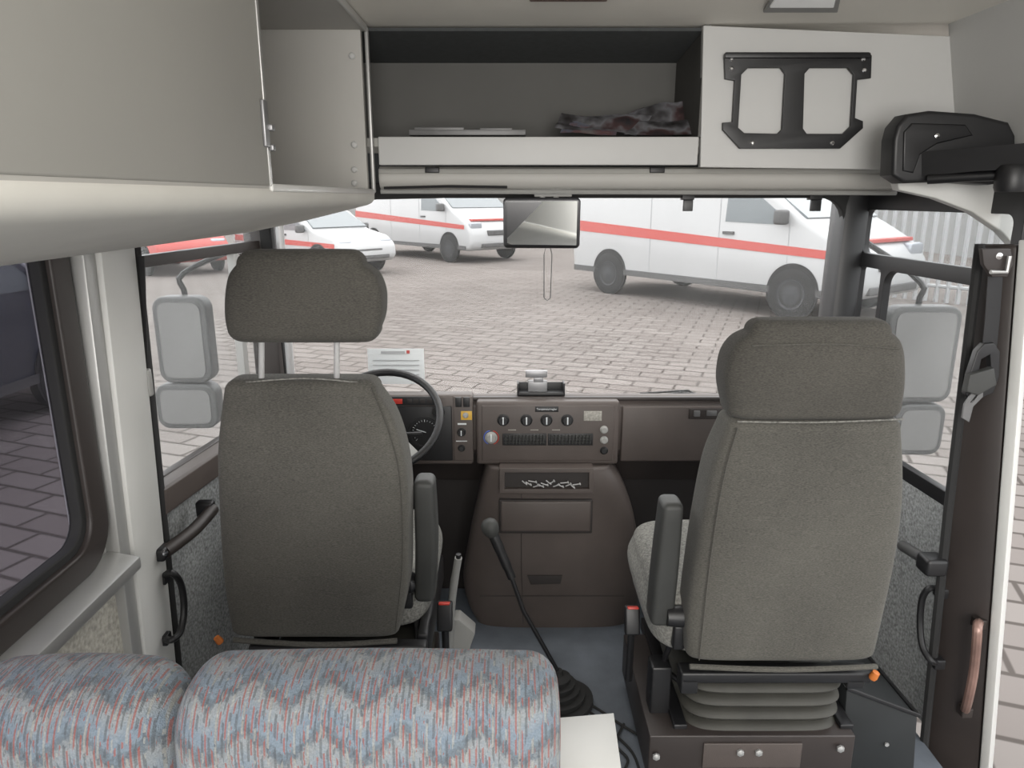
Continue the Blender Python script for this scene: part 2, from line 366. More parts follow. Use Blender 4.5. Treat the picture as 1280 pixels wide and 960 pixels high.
d=root('window_4',(1.24,2.2,.68),'cab side window with black frame and upper transom','window'); d['kind']='structure'
add('window_frame',plate([(0,.66),(RL,.66),(RL,1.60),(0,1.60)],[rr2(.03,.72,.56,1.31,.05),rr2(.58,.72,RL-.02,1.31,.02),rr2(.03,1.35,RL-.02,1.50,.03)],.02,RO+Vector((.015,0,0)),RU,LV,.003),'black',d)
add('pane',plate([(.01,.70),(RL-.02,.70),(RL-.02,1.53),(.01,1.53)],[],.004,RO+Vector((.03,0,0)),RU,LV),'gside',d)
struct('trim_9',bev(hexa([U(1224,305,Y=1.80),U(1272,305,Y=1.72),U(1286,305,Y=1.80),U(1240,305,Y=1.86)],[U(1152,975,Y=1.80),U(1222,975,Y=1.72),U(1234,975,Y=1.80),U(1170,975,Y=1.86)]),.01),'brown2','dark brown painted door pillar')
struct('trim_10',bev(hexa([U(1273,300,Y=1.715),U(1290,300,Y=1.69),U(1296,300,Y=1.74),U(1282,300,Y=1.76)],[U(1223,975,Y=1.715),U(1235,975,Y=1.69),U(1240,975,Y=1.74),U(1228,975,Y=1.76)]),.004),'gpaint','pale strip edging the open doorway')
struct('trim_11',tube([U(1225,305,Y=1.775),U(1185,640,Y=1.775),U(1152,960,Y=1.775)],.012,8),'rub','black rubber seal on the door pillar')
struct('wall_right',J(bb(1.25,1.3,-2.5,.5,-.06,.75),bb(1.25,1.3,-2.5,.5,1.5,2.0),bb(1.25,1.3,-.3,.5,.75,1.5)),'gpaint','pale painted side wall')
struct('wall_right_upper',hexa([(1.245,.5,1.62),(1.30,.5,1.62),(1.30,.5,2.0),(1.16,.5,2.0)],[(1.245,2.1,1.62),(1.30,2.1,1.62),(1.30,2.1,2.0),(1.16,2.1,2.0)]),'white','white panel above the doorway')
struct('wall_back',plate([(-1,-.06),(1.3,-.06),(1.3,2.0),(-1,2.0)],[rr2(-.7,.75,1.0,1.85,.08)],.04,(0,-2.5,0),(1,0,0),(0,0,1)),'lam','pale rear wall with a rear window opening')
add('door_arch_cover',pY([(1118,214),(1180,222),(1235,230),(1300,236),(1300,332),(1274,312),(1252,288),(1215,263),(1170,246),(1125,236)],[],1.92,.03,.004),'gpaint',None,'pale curved moulded cover over the doorway','panel')

# ================================================================ OVERHEAD LOCKERS
r=root('overhead_locker',(.3,2.3,1.60),'white front overhead locker with an open dark compartment','cabinet')
xL=U(470,120,Y=2.1).x; xM=U(878,120,Y=2.1).x
zt=1.985; zf=1.625; zs=1.70
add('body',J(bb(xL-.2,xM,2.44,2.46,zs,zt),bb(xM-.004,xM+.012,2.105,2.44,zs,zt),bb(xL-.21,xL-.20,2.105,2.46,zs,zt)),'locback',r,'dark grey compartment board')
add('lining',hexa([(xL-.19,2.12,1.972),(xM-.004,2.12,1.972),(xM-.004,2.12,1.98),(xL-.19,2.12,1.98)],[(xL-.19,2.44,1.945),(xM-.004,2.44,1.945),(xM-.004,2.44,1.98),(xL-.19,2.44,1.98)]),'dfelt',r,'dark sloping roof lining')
add('shelf',bb(xL-.19,1.2,2.12,2.44,1.675,zs-.002),'lamd',r)
add('fascia',bb(xL,xM-.002,2.10,2.12,zf,zs,.003),'white',r,'white shelf fascia')
add('end_panel',pY([(880,33),(1222,48),(1262,165),(1262,215),(1112,211),(876,208)],[],2.10,.02,.002),'white',r,'white closed end panel')
r=root('side_locker',(-.7,.9,1.54),'grey side overhead locker with a flap and an open bay','cabinet')
add('body',J(bb(-.955,-.39,-1.2,2.09,1.545,1.56),bb(-.955,-.40,2.07,2.09,1.56,1.965),bb(-.955,-.40,1.19,1.205,1.56,1.965),bb(-.955,-.94,1.2,2.07,1.56,1.965),bb(-.955,-.39,1.2,2.09,1.965,1.982)),'lam',r)
add('door',bb(-.402,-.388,-1.2,1.20,1.556,1.975,.003),'lamd',r,'grey laminate locker flap')
add('front_edge',bb(-.392,-.382,2.080,2.096,1.55,1.975,.003),'alu',r,'aluminium edge profile')
add('lower_edge',bb(-.392,-.384,1.20,2.09,1.547,1.560,.003),'gpaint',r)
add('upper_edge',bb(-.392,-.384,1.20,2.09,1.962,1.98,.003),'gpaint',r)
add('hinge_strip',bb(-.390,-.386,1.197,1.207,1.556,1.97,.001),'alu',r,'aluminium flap edge')
prof=[(-.390,1.552),(-.386,1.547),(-.387,1.532),(-.394,1.523),(-.406,1.517),(-.45,1.506),(-.6,1.470),(-.75,1.441),(-.95,1.42),(-.95,1.545)]
add('padded_ledge',prism([(a,-1.2,c) for a,c in prof],(0,3.29,0)),'ledge',r,'padded grey vinyl ledge under the locker',ang=50)
add('latch',J(bb(-.388,-.382,1.180,1.200,1.615,1.685,.002),bb(-.386,-.376,1.195,1.210,1.640,1.650,.002),bb(-.386,-.378,1.20,1.212,1.61,1.62,.002)),'malu',r,'small metal latch')
for q in ((440,70),(443,181),(443,212),(443,229)):
    p=U(q[0],q[1],Y=2.068)
    add('screw_cap',lathe([(.009,0),(.009,.002),(.006,.005),(0,.006)],p,(0,-1,0),14),'white',r,'small pale screw cap')
add('metal_tray',J(fb(511,162,657,169,2.20,.10,.001),fb(518,159,580,163,2.205,.02,.001),fb(600,160,640,163,2.205,.02,.001)),'dalu',None,'flat silver metal bracket lying in the open locker','bracket')
r=root('plastic_bag',(.3,2.28,1.70),'dark clear plastic bag holding printed magazines','bag')
def sheet(poly,th,w=.006,seed=0):
    rn=random.Random(seed); a,b_,c,d_=[Vector(p) for p in poly]; n=18; bm=bmesh.new(); G=[]
    for i in range(n+1):
        row=[]
        for j in range(n+1):
            u=i/n; v=j/n; p=(a*(1-u)+b_*u)*(1-v)+(d_*(1-u)+c*u)*v
            row.append(bm.verts.new(p+Vector((0,0,rn.uniform(-w,w)*.2+w*math.sin(u*7+seed)+w*.7*math.sin(v*9+u*4)))))
        G.append(row)
    for i in range(n):
        for j in range(n): bm.faces.new((G[i][j],G[i+1][j],G[i+1][j+1],G[i][j+1]))
    bmesh.ops.solidify(bm,geom=bm.faces[:],thickness=th)
    return fin(bm)
def shf(a,b_,c,d_,Y): return [U(*a,Y=Y),U(*b_,Y=Y),U(*c,Y=Y+.06),U(*d_,Y=Y+.06)]
add('bag_film',J(sheet(shf((693,160),(795,168),(815,144),(702,142),2.20),.003,.004,3),sheet(shf((745,160),(872,166),(866,122),(800,134),2.26),.003,.005,5)),'bag',r,ang=60)
add('magazine',sheet(shf((700,166),(770,169),(774,152),(708,148),2.19),.004,.0015,6),'mag',r,'red and white printed magazine',ang=60)
add('magazine',sheet(shf((780,169),(874,169),(870,150),(800,152),2.18),.006,.002,8),'bag',r,'dark glossy magazine',ang=60)
pts=[(908,66),(1086,66),(1089,70),(1088,97),(1071,99),(1068,148),(1078,152),(1078,160),(1050,185),(925,185),(904,162),(904,154),(916,153),(919,100),(907,98),(906,70)]
h1=[(935,84),(976,84),(982,92),(978,162),(972,168),(930,167),(922,160),(926,93)]
h2=[(1012,84),(1060,84),(1068,93),(1064,158),(1054,168),(1008,168),(1003,161),(1005,92)]
r=root('mounting_bracket',U(995,125,Y=2.09),'black steel twin-window mounting bracket screwed to the locker panel','bracket')
add('plate',pY(pts,[h1,h2],2.085,.008,.0015),'blackm',r)
add('flange',J(fb(907,66,1088,72,2.07,.02,.001)),'blackm',r)
for q in ((914,74),(1079,74),(940,179),(1040,179),(914,86),(1080,88)):
    add('screw',lathe([(.006,0),(.006,.003),(.003,.005)],U(q[0],q[1],Y=2.084),(0,-1,0),10),'chrome',r,'small bright screw')
r=root('roller_blind',(.3,2.25,1.57),'rolled grey fabric sun blind under the front locker','blind')
a=U(476,222,Y=2.25); b_=U(1120,224,Y=2.25)
add('roll',J(tube([a,b_],.033,18),),'lam',r)
add('bottom_bar',J(tube([a+Vector((0,-.01,-.04)),b_+Vector((0,-.01,-.04))],.007,8)),'gplast',r)
add('fabric_edge',bb(a.x,b_.x,2.215,2.235,1.605,1.62,.003),'lamd',r)
for q in (540,822): add('clip',fb(q-9,209,q+9,216,2.205,.02,.002),'black',r,'black plastic clip')
add('blind_rod',tube([U(480,235,Y=2.2),U(560,233,Y=2.2),U(634,234,Y=2.2)],.004,8),'black',None,'thin black rod hanging under the blind','rod')
r=root('rearview_mirror',U(678,245,Y=2.42),'black rectangular interior mirror on a double stem','mirror')
c=U(677,279,Y=2.40)
add('housing',box(c,(.25,.03,.162),.028,5,(math.radians(4),0,math.radians(-3))),'black',r)
add('mirror_face',box(c+Vector((0,-.022,.001)),(.226,.002,.138),.0,1,(math.radians(-3),0,math.radians(-10))),'mirror',r,'reflective mirror glass')
add('stem',J(tube([c+Vector((-.015,.012,.06)),U(683,240,Y=2.44)],.007,8),tube([c+Vector((.03,.012,.06)),U(700,240,Y=2.44)],.007,8),fb(668,238,715,246,2.42,.03,.004)),'gplast',r,'pale twin stem and clamp')
lp=[U(680,318,Y=2.4),U(680,372,Y=2.4),U(684,376,Y=2.4),U(688,372,Y=2.4),U(690,318,Y=2.4),U(687,306,Y=2.4),U(683,306,Y=2.4)]
add('wire_loop',tube(lp,.0014,6,True),'black',r,'thin dark wire loop hanging below the mirror')
for k,q in enumerate((860,1020)):
    add('visor_clip',J(fb(q-7,243,q+8,250,2.5,.03,.002),fb(q-5,250,q+6,264,2.5,.015,.002)),'black',None,'small black sun visor clip','clip')
add('sun_blind_cord',tube([U(358,262,Y=2.54),U(470,248,Y=2.54),U(700,243,Y=2.54),U(1028,243,Y=2.54)],.004,6),'black',None,'black cord along the windscreen header','cord')
r=root('ceiling_lamp',(.9,1.9,1.985),'rectangular white ceiling lamp with grey rim','lamp')
add('diffuser',prism([U(962,10,Z=1.97),U(1042,10,Z=1.97),U(1050,-22,Z=1.97),U(985,-22,Z=1.97)],(0,0,.012),.002),'lamp',r)
add('rim',prism([U(954,16,Z=1.975),U(1047,16,Z=1.975),U(1056,-26,Z=1.975),U(978,-26,Z=1.975)],(0,0,.010),.002),'gplast',r)
add('roof_hatch_handle',J(bb(.04,.22,1.80,1.835,1.975,1.985,.004)),'wood',None,'small brown handle on the ceiling','handle')

# ================================================================ door operator upper right
r=root('door_operator',U(1190,190,Y=1.9),'black door operator with a thick swing arm','door mechanism')
hp=[(1124,160),(1134,148),(1160,144),(1215,148),(1255,158),(1262,172),(1262,222),(1235,226),(1180,222),(1130,224),(1118,216),(1120,175)]
add('housing',pY(hp,[],1.86,.05,.010),'black',r)
add('cover_plate',pY([(1140,156),(1205,158),(1212,168),(1170,178),(1148,192),(1140,214),(1130,212),(1131,166)],[],1.85,.012,.004),'blackm',r)
add('swing_arm',J(hexa([U(1152,190,Y=1.85),U(1290,178,Y=1.68),U(1290,178,Y=1.76),U(1152,190,Y=1.90)],[U(1152,220,Y=1.85),U(1290,208,Y=1.68),U(1290,208,Y=1.76),U(1152,220,Y=1.90)])),'black',r)
add('link_rod',tube([U(1160,224,Y=1.84),U(1300,216,Y=1.70)],.012,12),'blackm',r)
add('pivot',J(lathe([(.03,0),(.034,.01),(.034,.05),(.028,.06)],U(1262,240,Y=1.72),(0,0,1),20)),'black',r)
add('bolt',lathe([(.006,0),(.006,.006),(0,.008)],U(1170,170,Y=1.85),(0,-1,0),10),'chrome',r)

# ================================================================ DASHBOARD
r=root('dashboard',(.15,2.45,.64),'dark brown moulded dashboard spanning the cab','dashboard')
pr=[(2.42,.645),(2.385,.68),(2.375,.845),(2.40,.872),(2.43,.874),(2.62,.79),(2.62,.645)]
add('body',prism([(-.84,a,c) for a,c in pr],(1.99,0,0),.006),'brown',r)
add('lower_panel',J(prism([(-.84,2.57,.640),(-.84,2.62,.640),(-.84,2.62,.48),(-.84,2.60,.48)],(1.99,0,0),.005)),'brown2',r,'dark under-dash panel')
add('instrument_binnacle',J(fb(470,494,592,581,2.352,.06,.010)),'brown',r)
add('instrument_panel',fb(482,508,566,576,2.347,.008,.004),'black',r,'black instrument panel')
def onY(q0,q1,Y): return U(q0,q1,Y=Y)
add('speedometer',lathe([(.052,0),(.055,.004),(.054,.012),(.048,.012),(.046,.006)],onY(531,540,2.349),(0,-1,0),36),'black',r,'round black speedometer')
sp=onY(531,540,2.336)
tk=[]
for i in range(21):
    a=math.radians(225-270*i/20); l=.008 if i%5==0 else .004
    tk.append(box(sp+Vector((math.cos(a)*.040,0,math.sin(a)*.040)),(l,.0008,.0012),0,1,(0,-a,0)))
tk.append(box(sp+Vector((-.012,-.001,.004)),(.034,.001,.002),0,1,(0,math.radians(18),0)))
add('dial_marks',J(*tk),'paper',r,'white dial marks and needle')
for q in ((503,560),(560-12,515)): add('gauge',lathe([(.020,0),(.022,.004),(.021,.009),(.018,.009),(.017,.004)],onY(q[0],q[1],2.349),(0,-1,0),28),'gplast' if q[0]<510 else 'black',r)
add('warning_lamp_strip',fb(486,496,548,507,2.346,.006,.002),'black',r,'black warning lamp strip')
add('warning_lamp',fb(490,499,503,505,2.343,.004,.001),'redb',r,'lit red warning lamp')
for q in (512,520,528,537): add('indicator',fb(q-3,499,q+3,504,2.344,.003,.0005),'brown3',r)
add('switch_panel',fb(566,496,592,576,2.346,.008,.003),'brown',r)
for q in ((573,503),(583,503)): add('rocker_switch',fb(q[0]-4,q[1]-6,q[0]+4,q[1]+6,2.338,.01,.002),'black',r,'black rocker switch')
add('sticker',fb(576,514,590,525,2.3445,.002,.0005),'yellow',r,'yellow sticker round a small knob')
def knob(q0,q1,Y,rad,m='black',mark=True,l=.018,name='knob',lab=None):
    c=onY(q0,q1,Y); k=add(name,lathe([(rad*1.25,0),(rad*1.25,.003),(rad,.005),(rad*.92,l),(rad*.8,l+.002),(0.0,l+.002)],c,(0,-1,0),24),m,r,lab)
    if mark: add('knob_pointer',J(box(c+Vector((0,-l-.004,rad*.2)),(rad*.25,.004,rad*1.5),.0005)),'paper',k,'white pointer mark')
    return k
knob(582,519,2.344,.008,'gplast',False,.008)
knob(577,540,2.346,.012); knob(577,560,2.346,.010,'black',False,.01)
for a in ((572,529,583,531),(570,551,584,552)): add('knob_legend',fb(*a,2.345,.001),'paper',r,'small white switch legend')
YH=2.335
add('heater_panel',fb(595,502,772,581,YH,.05,.010),'brown',r,'raised brown heater control panel')
add('heater_face',fb(602,507,766,576,YH-.004,.006,.003),'brown',r)
for q in (629,658,683,709): knob(q,525,YH-.004,.0165,lab='black heater knob')
knob(614,547,YH-.004,.017,'gplast',True,.012,lab='grey temperature knob')
c=onY(614,547,YH-.006)
add('temperature_ring',J(tube([c+Vector((math.cos(math.radians(a))*.025,0,math.sin(math.radians(a))*.025)) for a in range(100,250,12)],.0014,6)),'blue',r,'blue cold arc')
add('temperature_ring',J(tube([c+Vector((math.cos(math.radians(a))*.025,0,math.sin(math.radians(a))*.025)) for a in range(-70,80,12)],.0014,6)),'redb',r,'red hot arc')
for x0,x1 in ((628,683),(685,741)):
    v=add('air_vent',fb(x0,542,x1,557,YH-.006,.006,.002),'black',r,'black louvred air vent')
    a=onY(x0+2,544,YH-.010); b2=onY(x1-2,555,YH-.010); sl=[]
    for i in range(12):
        x=a.x+(b2.x-a.x)*(i+.5)/12; sl.append(box((x,YH-.009,(a.z+b2.z)/2),(.0022,.008,abs(a.z-b2.z)),0,1,(0,0,.4)))
    for i in range(3):
        z=a.z+(b2.z-a.z)*(i+.5)/3; sl.append(box(((a.x+b2.x)/2,YH-.008,z),(b2.x-a.x,.006,.0018)))
    add('louvre',J(*sl),'arm',v,'thin vent louvres')
for q in (537,550,563): knob(755,q,YH-.004,.011,'gplast' if q<560 else 'black',False,.008,'push_button')
add('label_plate',fb(669,508,698,515,YH-.0055,.002,.0003),'black',r,'black label plate reading Temperaturregler')
def text(s,size,c,m,parent,name='lettering',lab=None):
    cu=bpy.data.curves.new('t','FONT'); cu.body=s; cu.size=size; cu.align_x='CENTER'; cu.align_y='CENTER'; cu.extrude=.0002
    ob=bpy.data.objects.new('t',cu); COL.objects.link(ob); bpy.context.view_layer.update()
    me=bpy.data.meshes.new_from_object(ob.evaluated_get(bpy.context.evaluated_depsgraph_get())); bpy.data.objects.remove(ob)
    bm=bmesh.new(); bm.from_mesh(me); bm.transform(Matrix.Translation(c)@Matrix.Rotation(math.pi/2,4,'X')); return add(name,bm,m,parent,lab)
text('Temperaturregler',.0095,onY(683.5,511.5,YH-.0062),'paper',r,lab='white lettering')
add('sticker',fb(730,514,752,526,YH-.0055,.002,.0003),'beige',r,'worn pale sticker')
for q in (640,668,695): add('knob_legend',fb(q-5,537,q+5,538,YH-.005,.001),'beige',r)
add('glovebox_lid',fb(778,508,1010,577,2.366,.012,.006),'brown',r,'brown glovebox lid')
add('ashtray',fb(862,511,903,524,2.360,.01,.003),'brown2',r,'small ashtray flap')
for a in ((868,514,875,521),(884,514,896,520)): add('ashtray_catch',fb(*a,2.352,.01,.001),'dalu',r,'bright catch')
add('dash_ridge',J(bb(-.84,1.14,2.372,2.39,.862,.875,.004)),'brown2',r)
a=U(676,500,Y=2.40)
r=root('phone_cradle',(a.x,2.41,.876),'black tray with a chromed device clamp on the dashboard','phone holder')
add('tray',J(box((a.x,2.41,.882),(.165,.05,.012),.003),box((a.x-.079,2.41,.900),(.006,.05,.04),.002),box((a.x+.079,2.41,.900),(.006,.05,.04),.002),box((a.x,2.433,.896),(.16,.005,.035),.002)),'black',r)
add('clamp',J(fb(660,476,684,492,2.40,.012,.002),fb(657,464,684,472,2.39,.02,.002),fb(667,472,679,478,2.395,.012,.001),fb(666,490,678,499,2.405,.015,.002)),'malu',r,'silver clamp')
r=root('paper_notice',U(495,458,Y=2.61),'white A4 notice taped to the windscreen','paper')
add('sheet',fb(459,436,531,480,2.605,.002),'paper',r)
add('print_mark',J(fb(508,438,512,442,2.602,.002)),'red',r,'small red logo block')
add('print_heading',fb(476,439,506,442,2.602,.002),'pgrey',r,'grey heading')
for i in range(4): add('print_line',fb(466,450+i*6,524,450.7+i*6,2.602,.002),'pgrey',r)
r=root('windscreen_wiper',(.75,2.68,.79),'black windscreen wiper resting outside the glass','wiper')
add('blade',J(tube([U(790,499,Y=2.68),U(850,491,Y=2.70),U(905,497,Y=2.70)],.006,8)),'black',r)
add('wiper_arm',J(tube([U(800,492,Y=2.71),U(860,488,Y=2.71),U(880,499,Y=2.71)],.004,8),tube([U(830,500,Y=2.71),U(862,488,Y=2.71)],.004,8)),'blackm',r)

# centre console
def ringkey(pl,pr_,py,Y,th):
    a=U(pl,py,Y=Y); b2=U(pr_,py,Y=Y); return ((a.x+b2.x)/2,Y+th/2,a.z,(b2.x-a.x)/2,th/2)
r=root('centre_console',(.16,2.4,0),'scuffed dark brown moulded engine console with tray and drawer','console')
K=[ringkey(594,788,784,2.345,.20),ringkey(583,801,764,2.335,.22),ringkey(577,805,735,2.325,.24),ringkey(582,804,700,2.32,.24),ringkey(592,796,650,2.31,.24),ringkey(601,782,610,2.30,.24),ringkey(606,768,590,2.30,.23)]
con=add('body',slab(K,.012,4.2,72,5),'brown',r,ang=60)
add('tray_surround',pY([(625,586),(741,586),(741,616),(625,616)],[[(630,590),(737,590),(737,612),(630,612)]],2.278,.05,.002),'brown',r)
tr=add('tray_recess',fb(628,589,739,613,2.296,.004),'brown3',r,'dark open tray')
add('drawer',fb(626,627,738,665,2.288,.04,.006),'brown',r,'drawer front')
add('drawer_gap',fb(624,625,740,667,2.292,.03,.004),'brown3',r)
add('grip_slot',pY([(660,720),(702,720),(700,729),(664,730)],[],2.318,.02,.002),'brown3',r,'recessed grip')
add('panel_seam',tube([U(652,617,Y=2.299),U(652,717,Y=2.319),U(654,780,Y=2.342)],.0010,6,sm=4),'brown3',r)
add('cross_seam',tube([U(600,745,Y=2.323),U(780,745,Y=2.323)],.0012,6),'brown3',r)
def sc(q0,q1,ang,i):
    p=U(q0,q1,Y=2.283); dx=math.cos(ang)*.013; dz=math.sin(ang)*.006
    add('loose_screw',J(tube([p-Vector((dx,0,dz)),p+Vector((dx,-.004,dz))],.0022,7),lathe([(.005,0),(.005,.003),(0,.004)],p+Vector((dx,-.004,dz)),(math.cos(ang),0,0.3),10)),'steelp',None,'small loose bright screw in the console tray','screw','loose screws in the tray')
for i in range(14): sc(655+i*5,605+random.uniform(-4,3),random.uniform(-1.3,1.3),i)

# gear lever
r=root('gear_lever',U(703,868,Z=.03),'long black gear lever with round knob and rubber boot','gear lever')
gb=U(700,862,Z=.05); gk=U(613,660,Y=1.98)
add('boot',lathe([(.10,-.05),(.10,-.035),(.075,-.03),(.078,-.015),(.06,-.01),(.063,.005),(.047,.01),(.05,.025),(.035,.03),(.038,.045),(.018,.055),(.014,.07)],gb,(-.12,0,1),28),'rub',r,'ribbed black rubber boot')
add('shaft',tube([gb+Vector((0,0,.05)),gb.lerp(gk,.5)+Vector((-.008,0,.0)),gb.lerp(gk,.72)],.007,10),'blackm',r)
add('grip',tube([gb.lerp(gk,.70),gb.lerp(gk,.80),gb.lerp(gk,.93),gk],[.013,.015,.016,.015],14,sm=5),'black',r)
dr=(gk-gb).normalized()
add('knob',lathe([(.012,-.03),(.020,-.02),(.025,-.008),(.027,.004),(.024,.018),(.015,.027),(0,.030)],gk,dr,24),'arm',r)
for i,pp in enumerate(([(715,870),(745,885),(775,905),(800,920)],[(712,880),(740,892),(765,915),(790,940),(800,965)],[(780,905),(770,930),(785,950),(775,970)])):
    add('cable',tube([U(a,b2,Z=.006) for a,b2 in pp],.004,8,sm=6),'rub',None,'black cable lying loose on the cab floor','cable','loose floor cables')

# steering wheel
r=root('steering_wheel',U(478,560,Y=2.28),'thin-rimmed black steering wheel with grey spokes','steering wheel')
wc=U(477,524,Y=2.18); R_=.185; el=math.radians(50); nrm=Vector((0,-math.cos(el),math.sin(el))); wu=Vector((1,0,0)); wv=nrm.cross(wu)
add('rim',tube([wc+wu*math.cos(2*math.pi*i/48)*R_+wv*math.sin(2*math.pi*i/48)*R_ for i in range(48)],.0125,12,True),'black',r)
add('hub',lathe([(.055,-.05),(.062,-.03),(.06,-.012),(.045,-.004),(0,0)],wc-nrm*.02,nrm,28),'arm',r)
for a in (48,132):
    dd=wu*math.cos(math.radians(a))-wv*math.sin(math.radians(a)); pd=nrm.cross(dd)
    add('spoke',loft([[c0+pd*w_,c0+pd*w_-nrm*.012,c0-pd*w_-nrm*.012,c0-pd*w_] for c0,w_ in ((wc-nrm*.03+dd*.03,.024),(wc-nrm*.022+dd*.10,.018),(wc+dd*R_*.97,.014))]),'gplast',r,'pale grey spoke')
add('column',tube([wc-nrm*.06,wc-nrm*.17],.035,18),'brown2',r)
add('stalk',tube([wc-nrm*.10,wc-nrm*.10+Vector((.12,-.01,.01))],.008,8),'black',r)

# ================================================================ DRIVER / PASSENGER SEATS
def seam(pts,Y,rad=.0022,sm=5): return tube([U(a,b2,Y=y) for (a,b2),y in zip(pts,Y)],rad,6,sm=sm)
r=root('driver_seat',(-.46,1.75,0),'dark olive-grey fabric driver seat with raised headrest','seat')
K=[ringkey(285,498,790,1.60,.13),ringkey(276,508,740,1.585,.14),ringkey(271,509,680,1.57,.14),ringkey(268,509,620,1.555,.14),ringkey(267,503,570,1.54,.13),ringkey(271,489,525,1.53,.12),ringkey(276,470,492,1.52,.10)]
add('backrest',slab(K,.026,7,80,6),'fab',r,ang=60)
add('seam',seam([(286,480),(380,473),(464,480)],[1.537,1.53,1.537],.0018),'fab2',r,'pale stitched seam')
add('side_seam',seam([(464,484),(486,540),(500,600),(503,700),(494,790)],[1.517,1.528,1.548,1.568,1.597],.0018),'head',r)
add('hem',tube([U(292,800,Y=1.61),U(400,806,Y=1.606),U(496,801,Y=1.61)],.007,8,sm=4),'fab',r,'stitched lower hem')
K=[ringkey(278,471,414,1.50,.10),ringkey(274,475,398,1.495,.12),ringkey(274,475,370,1.49,.125),ringkey(279,467,346,1.49,.115),ringkey(290,452,332,1.495,.09)]
add('headrest',slab(K,.030,5,72,5),'head',r,ang=60)
for q in (327,421): add('headrest_post',tube([U(q,420,Y=1.55),U(q,482,Y=1.56)],.0065,10),'steelp',r,'bright headrest post')
add('seat_cushion',slab([(-.46,1.93,.44,.235,.23),(-.46,1.93,.50,.245,.24),(-.46,1.93,.54,.235,.23)],.03,5),'fab2',r)
a0=U(529,600,Y=1.66); a1=U(529,752,Y=1.68)
add('armrest',slab([(a1.x+.003,1.72,a1.z+.01,.027,.04),(a0.x,1.70,(a0.z+a1.z)/2,.028,.042),(a0.x,1.69,a0.z-.02,.026,.038)],.018,5,32,4),'arm',r,'folded-up black vinyl armrest')
add('armrest_pivot',J(lathe([(.025,-.03),(.028,0),(.028,.02),(.02,.03)],U(506,728,Y=1.70),(1,0,0),18),box(U(510,745,Y=1.72),(.03,.05,.05),.006)),'black',r)
add('recliner_frame',J(bb(-.25,-.22,1.66,2.1,.34,.43,.008),bb(-.68,-.65,1.66,2.1,.34,.43,.008),bb(-.68,-.22,1.62,1.66,.36,.42,.008)),'black',r)
add('recliner_lever',tube([U(520,770,Y=1.75),U(522,810,Y=1.70),U(508,822,Y=1.66)],.009,8,sm=4),'blackm',r)
def bellow(cx,cy,z0,z1,hx,hy,n=4):
    R=[]
    for i in range(n*6+1):
        t=i/(n*6); w_=.018*abs(math.sin(math.pi*n*t))**.7*2-.018; R.append(sring(cx,cy,z0+(z1-z0)*t,hx+w_,hy+w_,6,48))
    return loft(R)
add('suspension_bellows',bellow(-.45,1.88,.15,.35,.19,.20),'bellows',r,'folded vinyl suspension bellows')
add('base',J(bb(-.66,-.24,1.66,2.1,0,.15,.008)),'brown2',r)
add('adjuster_knob',lathe([(.009,0),(.010,.006),(.008,.02),(0,.022)],U(276,803,Y=1.66),(-.5,-.2,1),14),'orange',r,'orange adjuster knob')
r=root('passenger_seat',(.63,1.72,0),'dark olive-grey fabric suspension passenger seat with low headrest','seat')
K=[ringkey(860,1100,820,1.56,.13),ringkey(861,1110,780,1.55,.14),ringkey(871,1126,710,1.525,.15),ringkey(883,1136,640,1.505,.15),ringkey(895,1137,585,1.49,.145),ringkey(912,1134,540,1.475,.13)]
add('backrest',slab(K,.025,6,80,6),'fab',r,ang=60)
K=[ringkey(914,1136,514,1.47,.12),ringkey(910,1141,485,1.45,.13),ringkey(915,1141,452,1.44,.13),ringkey(927,1135,430,1.44,.115),ringkey(942,1122,418,1.445,.09)]
add('headrest',slab(K,.026,5,64,5),'head',r,ang=60)
add('headrest_seam',seam([(940,432),(1040,430),(1124,436)],[1.438,1.436,1.438],.0015),'fab',r)
add('seam',J(seam([(922,527),(1020,528),(1130,524)],[1.468,1.462,1.468],.0018)),'fab2',r,'pale stitched seam below the headrest')
add('side_seam',seam([(922,535),(904,600),(888,700),(874,825)],[1.472,1.488,1.518,1.555],.0018),'head',r)
add('hem',tube([U(862,833,Y=1.565),U(980,837,Y=1.560),U(1096,833,Y=1.565)],.007,8,sm=4),'fab',r,'stitched lower hem')
add('seat_cushion',slab([(.60,1.86,.42,.235,.24),(.60,1.86,.48,.25,.25),(.60,1.86,.53,.235,.24)],.03,5),'fab2',r,'light flecked fabric cushion')
a0=U(843,632,Y=1.58); a1=U(828,782,Y=1.62)
add('armrest',slab([(a1.x,1.66,a1.z+.01,.030,.042),(a0.x*.5+a1.x*.5,1.64,(a0.z+a1.z)/2,.030,.042),(a0.x,1.62,a0.z-.015,.026,.038)],.016,5,32,4),'arm',r,'folded-up black vinyl armrest')
add('armrest_pivot',J(lathe([(.025,-.03),(.028,0),(.028,.03),(.02,.035)],U(848,770,Y=1.62),(1,0,0),18),box(U(846,790,Y=1.64),(.03,.06,.07),.006)),'black',r)
add('seat_frame',J(fb(852,842,1090,855,1.58,.05,.006),fb(852,850,872,868,1.58,.05,.004),fb(1060,850,1080,862,1.58,.05,.004)),'black',r,'black seat frame bar')
add('recliner_lever',tube([U(845,790,Y=1.66),U(830,830,Y=1.70),U(850,852,Y=1.66)],.008,8,sm=4),'blackm',r)
add('adjuster_knob',lathe([(.009,0),(.011,.006),(.009,.022),(0,.024)],U(1090,848,Y=1.575),(.3,-.2,1),14),'orange',r,'orange adjuster knob')
cb=U(958,885,Y=1.60).x
add('suspension_bellows',bellow(cb,1.80,.165,.325,.195,.19),'bellows',r,'folded olive vinyl suspension bellows')
add('base',J(fb(812,920,1062,975,1.575,.45,.004)),'brown2',r,'brown steel seat base')
